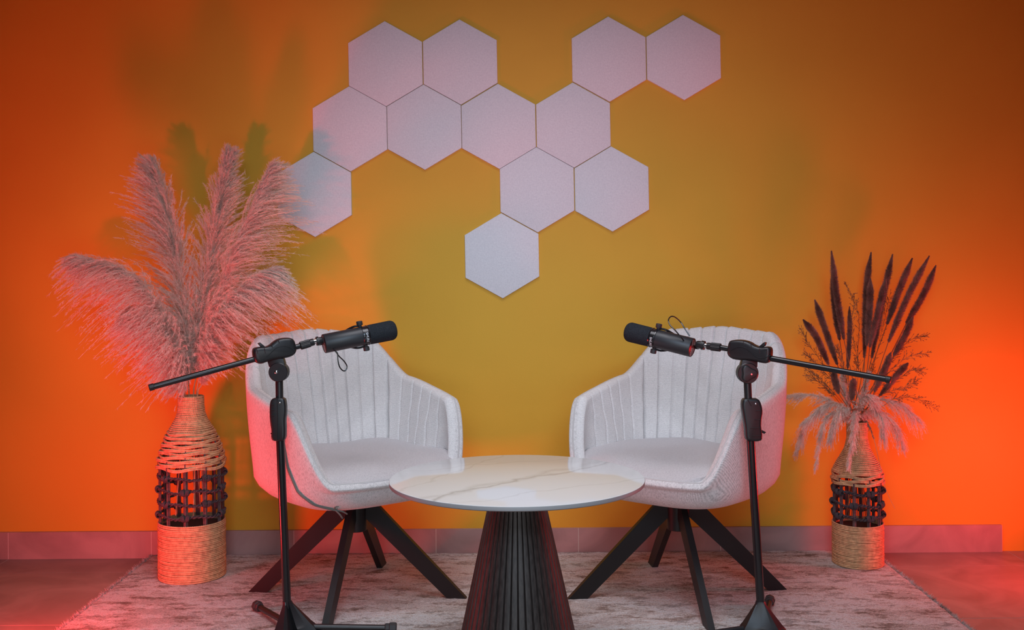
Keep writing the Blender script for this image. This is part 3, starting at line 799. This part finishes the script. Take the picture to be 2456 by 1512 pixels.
pampas('tallest upright pampas plume, its tip highest in the large vase', [(470,905),(482,780),(505,640),(525,510),(548,378)], [3.45,3.45,3.46,3.46,3.46], V1, mo(.006,.008), .150, .25, (.4,0,-.9), nb=1000, spread=.9, foot=(.02,.03), group=GP)
pampas('pampas plume leaning right toward the hexagonal panels, tip beside the lowest left panel', [(480,900),(515,760),(560,620),(605,510),(645,408)], [3.43,3.40,3.38,3.37,3.37], V1, mo(.018,.004), .165, .60, (.85,-.1,-.7), nb=900, foot=(.04,0), group=GP)
pampas('short pampas plume hanging low at the left of the large vase', [(440,935),(432,890),(408,820),(372,770),(330,745)], [3.41,3.38,3.34,3.31,3.30], V1, mo(-.015,-.014), .125, 1.0, (-.45,-.15,-1), nb=800, spread=.9, foot=(-.05,-.01), group=GP)
pampas('pampas plume spilling over to the right, above the left boom arm', [(478,905),(500,820),(545,735),(600,680),(648,650)], [3.42,3.38,3.34,3.32,3.31], V1, mo(.022,-.008), .14, .9, (.55,-.1,-1), nb=800, spread=.85, foot=(.05,-.03), group=GP)
pampas('smallest pampas plume just above the large vase mouth, leaning right', [(483,925),(490,880),(500,835),(515,790)], [3.42,3.40,3.38,3.37], V1, mo(.026,-.016), .07, .35, (.7,0,-.6), nb=260, foot=(.02,-.05), group=GP, topn=.45)

# right vase: plum spikes
mz2 = V2.z + .475; MOU = Vector((V2.x, V2.y, mz2))
def c1840(p): return (1840+p[0]/3.15, 580+p[1]/3.15)
SP = [((485,70),(525,400),(580,740),'longest plum spike at the far left rear, tip highest on that side'),
      ((492,205),(510,480),(548,745),'dark plum spike just in front of the tallest left one'),
      ((360,440),(430,640),(530,930),'plum spike second from the left, leaning left'),
      ((272,590),(370,720),(465,930),'leftmost plum spike, leaning over to the left'),
      ((622,490),(622,700),(608,960),'slim plum spike with a pale curled tip in the left middle'),
      ((785,80),(745,400),(735,880),'tall upright plum spike in the middle'),
      ((780,280),(775,480),(752,790),'thick dark plum spike in front of the tall middle one'),
      ((948,95),(880,400),(790,880),'tall plum spike right of the middle with a reddish tip'),
      ((897,285),(850,480),(775,800),'plum spike with a pale blunt tip, leaning right of the middle'),
      ((1097,125),(1000,360),(905,625),'dark plum spike with its tip third from the right'),
      ((1225,108),(1070,400),(915,760),'long plum spike with its tip second from the right'),
      ((1275,180),(1180,400),(1050,620),'rightmost long plum spike, tip farthest right'),
      ((1102,570),(1040,710),(955,865),'short plum spike below the rightmost long one'),
      ((935,838),(890,960),(810,1135),'short plum spike crossing behind the right boom arm end'),
      ((1065,918),(980,1010),(850,1165),'lowest right plum spike, pointing past the boom arm end'),
      ((500,980),(515,1060),(540,1150),'low dark plum spike at the left, just above the pale plumes'),
      ((655,1035),(645,1110),(638,1200),'stubby dark plum spike low in the centre above the vase')]
for i, (a, m_, c, lab) in enumerate(SP):
    D = 3.515 + (-.05, .02, .03, -.03, 0, .04, -.04, .02, -.05, .01, -.03, .03, -.02, -.05, -.02, -.04, -.06)[i]
    A, Mi, C = P(*c1840(a), D), P(*c1840(m_), D), P(*c1840(c), D)
    ang = i*2.4; mth = MOU + Vector((math.cos(ang)*.017, math.sin(ang)*.017, 0))
    t = thing('plum_spike', mth, lab, 'dried plant', 'plum grass spikes in the small vase')
    path = spline([C, Mi, A], 24); b = MB()
    low = Vector((V2.x+math.cos(ang)*-.04, V2.y+math.sin(ang)*-.04, V2.z+.15))
    b.tube(spline([low, mth, mth.lerp(C, .5) , C], 14), .0013, 5); b.build('stem', M['sprig'], t)
    rad = .0092 if i not in (4,) else .0065
    def rr(f): return rad*min(1, .45+f*3)*min(1, (1-f)*3.2+.18)
    b = MB(); b.tube(path, [rr(k/24)*.42*min(1, (25-k)/6) for k in range(25)], 8); core = b.build('seed_head', M['spike'], t)
    p = np.array([tuple(q) for q in path]); n = 9000 if (A-C).length > .15 else 4500
    s = rng.random(n); ii = np.minimum((s*24).astype(int), 23); f = (s*24-ii)[:, None]; o = p[ii]*(1-f)+p[ii+1]*f; tg = unit(p[ii+1]-p[ii])
    rd = rng.normal(size=(n, 3)); rd = unit(rd - tg*np.sum(rd*tg, 1, keepdims=True)); rf = np.array([rr(x) for x in s])
    T = tris(o + rd*(rf*.4)[:, None], unit(rd*.8+tg*.8+.25*rng.normal(size=(n, 3))), rf*rng.uniform(.8, 1.7, n), .0007)
    cut = s > .93
    tri_object('bristles', T, M['spike'], core, t.location)
# pale short plumes around the mouth
def c1860(p): return (1860+p[0]/2.907, 900+p[1]/2.907)
PP = [([(520,300),(400,190),(250,140),(60,150)], -.02, .045, .5, (0,0,-1), 'pale plume stretching out farthest left above the small vase'),
      ([(520,300),(440,200),(330,220),(200,330)], -.06, .050, .9, (-.1,0,-1), 'pale fluffy plume bending down left over the small vase'),
      ([(530,320),(420,270),(330,350),(280,640)], -.10, .030, .5, (0,0,-1), 'pale plume hanging straight down with the lowest left tip'),
      ([(530,300),(480,230),(420,300),(385,430)], -.12, .045, .8, (0,0,-1), 'pale plume hanging in front at the left of the small vase neck'),
      ([(560,320),(560,270),(545,400),(510,630)], -.14, .032, .5, (0,0,-1), 'pale plume hanging straight in front of the small vase neck'),
      ([(560,280),(590,180),(640,150),(690,210)], -.10, .050, .5, (0,0,-1), 'rounded pale plume tuft at the top centre of the small vase'),
      ([(600,300),(680,240),(740,300),(750,430)], -.11, .045, .8, (.1,0,-1), 'pale plume bending down at the right front of the small vase'),
      ([(600,300),(720,180),(860,200),(1000,310)], -.04, .055, .8, (.1,0,-1), 'reddish pale plume reaching right from the small vase'),
      ([(590,320),(700,260),(820,330),(890,480)], -.02, .050, .9, (.1,0,-1), 'reddish feathery plume drooping at the far right of the small vase'),
      ([(510,320),(340,260),(220,340),(150,520)], .03, .045, .8, (-.1,0,-1), 'thin pale plume drooping behind at the far left'),
      ([(520,290),(500,180),(480,90),(470,10)], .0, .030, .2, (-.4,0,-.5), 'upright pale plume among the spikes, left of the middle'),
      ([(570,290),(600,180),(620,80),(640,0)], .01, .030, .2, (.3,0,-.5), 'upright pale plume among the spikes, right of the middle')]
for i, (px, dD, L0, dr, dv, lab) in enumerate(PP):
    ang = i*2.1; mth = MOU + Vector((math.cos(ang)*.012, math.sin(ang)*.012, 0))
    D = 3.515; Ds = [D+dD*.3, D+dD*.7, D+dD, D+dD]
    pampas(lab, [c1860(q) for q in px], Ds, V2, mth, L0, dr, dv, nb=150, hairs=34, spread=.8, foot=(math.cos(ang)*.04, math.sin(ang)*.04), group='short pale plumes in the small vase', stemr=.0012, name='pale_plume', hl=.014, w=.00055, topn=.5)
# sprigs
SG = [((1210,840),(1050,880),(860,1050),'dry sprig reaching right at mid height'), ((1185,715),(1060,760),(850,1000),'dry sprig reaching up right between spikes'),
      ((1155,970),(1080,980),(900,1100),'dry sprig reaching right below the others'), ((1130,1050),(1040,1100),(880,1150),'short dry sprig low at the right'),
      ((1265,1258),(1120,1185),(970,1185),'long dry sprig bowing out to the right, tip lowest'), ((265,688),(330,800),(480,1000),'dry sprig reaching up at the far left'),
      ((308,860),(380,930),(500,1060),'dry sprig at the left, below the highest left one'), ((315,975),(400,1040),(500,1140),'dry sprig low at the left behind the boom rod'),
      ((328,1020),(400,1070),(490,1150),'lowest dry sprig at the left'), ((605,340),(690,560),(680,900),'dry sprig rising highest between the spikes'),
      ((660,430),(640,640),(690,950),'dry sprig in the middle with many tiny buds'), ((925,425),(880,620),(800,950),'dry sprig among the right spikes'),
      ((530,810),(560,900),(600,1050),'small dry sprig low between the left spikes'), ((1010,790),(960,860),(860,1040),'bushy dry sprig beside the short right spikes')]
for i, (a, m_, c, lab) in enumerate(SG):
    D = 3.515 + random.uniform(-.08, .04); A, Mi, C = P(*c1840(a), D), P(*c1840(m_), D), P(*c1840(c), D)
    mth = MOU + Vector((math.cos(i)*.014, math.sin(i)*.014, 0)); t = thing('dry_sprig', mth, lab + ' of the small vase', 'dried plant', 'dry sprigs in the small vase')
    b = MB(); main = spline([mth, C.lerp(mth, .3), C, Mi, A], 40); b.tube(main, [.0009*(1-.6*k/40) for k in range(41)], 4)
    b.build('stem', M['sprig'], t); b = MB()
    for k in range(16, 41, 1):
        for q in range(2):
            p0 = main[k]; tg = (main[min(k+1, 40)]-main[k-1]).normalized(); sd = Vector((random.uniform(-1, 1), random.uniform(-.6, .6), random.uniform(-1, 1))); dn = (tg + sd*.8).normalized()
            l = random.uniform(.008, .024); p1 = p0 + dn*l; b.tube([p0, p1], [.0005, .0005], 3, caps=False)
            b.tube([p1, p1+dn*.004, p1+dn*.008], [.0003, .0012, .0002], 4, caps=False)
            if random.random() < .6:
                d2 = (dn + Vector((random.uniform(-1, 1), 0, random.uniform(-1, 1)))*.8).normalized(); pm = p0+dn*l*.5; b.tube([pm, pm+d2*.006, pm+d2*.010], [.0004, .0011, .0002], 4, caps=False)
    b.build('buds', M['sprig'], t)
# long thin stalk hanging right of the small vase
mth = MOU + Vector((.02, -.02, 0)); t = thing('drooping_stalk', mth, 'long thin dry stalk hanging down in an arc right of the small vase', 'dried plant')
b = MB(); pts = spline([mth, P(*c1860((640,330)), 3.40), P(*c1860((690,460)), 3.38), P(*c1860((735,660)), 3.38), P(*c1860((775,810)), 3.38), P(*c1860((832,932)), 3.38)], 40)
b.tube(pts, [.0011*(1-.5*k/40) for k in range(41)], 5); b.build('stem', M['pstem'], t)
p = np.array([tuple(q) for q in pts[4:16]]); T = plume_mesh([Vector(q) for q in p], 60, .012, .2, (0,0,-1), 10, .5, 0, .008, .0005); tri_object('seed_tuft', T, M['spike2'], t, t.location)

# ---------------------------------------------------------------- lights
def area(name, loc, aim, size, power, col, sy=None, spread=180):
    l = bpy.data.lights.new(name, 'AREA'); l.energy = power; l.color = col; l.shape = 'RECTANGLE' if sy else 'DISK'; l.size = size; l.spread = R(spread)
    if sy: l.size_y = sy
    o = bpy.data.objects.new(name, l); COL.objects.link(o); o.location = loc
    o.rotation_euler = (Vector(aim)-Vector(loc)).to_track_quat('-Z', 'Y').to_euler(); return o
RED = (1, .034, .042)
area('key_light', (.1, .3, 1.75), (.1, 3.6, .70), 1.3, 4.2, (.73, .95, 1.20), sy=.9, spread=64)
area('top_light', (.0, 2.0, 2.7), (0, 2.6, 0), 1.6, 11, (.97, .97, 1.05), spread=90)
area('red_lamp_side_left', (-1.42, 2.68, .14), (-.80, 3.7, 1.10), .10, 11, RED, sy=.18)
area('red_lamp_side_right', (1.90, 3.18, .26), (1.1, 3.62, .75),   .20, 9, RED)
def spot(name, loc, aim, ang, power, col, blend=.4, r=.04):
    l = bpy.data.lights.new(name, 'SPOT'); l.energy = power; l.color = col; l.spot_size = R(ang); l.spot_blend = blend; l.shadow_soft_size = r
    o = bpy.data.objects.new(name, l); COL.objects.link(o); o.location = loc
    o.rotation_euler = (Vector(aim)-Vector(loc)).to_track_quat('-Z', 'Y').to_euler(); return o
spot('red_spot_front_left', (-1.2, 1.3, .50), (-1.2, 3.7, 1.42), 46, 62, RED, .75)
spot('red_fill_front_right', (1.25, 1.2, .60), (1.15, 3.7, 1.75), 72, 34, RED, 1.0, .5)  # added soft red wash for the upper right wall, not a known lamp
area('low_fill', (0, .5, .6), (0, 3.6, .2), 1.1, 2.2, (.92, .97, 1.0), sy=.5, spread=90)
spot('plume_fill', (-.8, .6, 1.7), (-1.15, 3.45, 1.02), 24, 16, (1, .93, .88), 1.0, .25)
w = bpy.data.worlds.new('world'); scene.world = w; w.use_nodes = True
w.node_tree.nodes['Background'].inputs[0].default_value = (.48, .50, .54, 1); w.node_tree.nodes['Background'].inputs[1].default_value = .34

# ---------------------------------------------------------------- camera
cam = bpy.data.cameras.new('camera'); co = bpy.data.objects.new('camera', cam); COL.objects.link(co)
cam.sensor_width = 36; cam.lens = 36*F/2456; cam.shift_y = (CY-756)/2456
cam.clip_start = .05
co.matrix_world = Matrix.Translation((0, 0, H)) @ Matrix.Rotation(R(90), 4, 'X') @ Matrix.Rotation(-ROLL, 4, 'Z')
scene.camera = co
scene.view_settings.view_transform = 'Standard'; scene.view_settings.look = 'None'
scene.cycles.max_bounces = 5; scene.cycles.diffuse_bounces = 3; scene.cycles.glossy_bounces = 3; scene.cycles.transmission_bounces = 2
scene.cycles.use_adaptive_sampling = True; scene.cycles.adaptive_threshold = .025
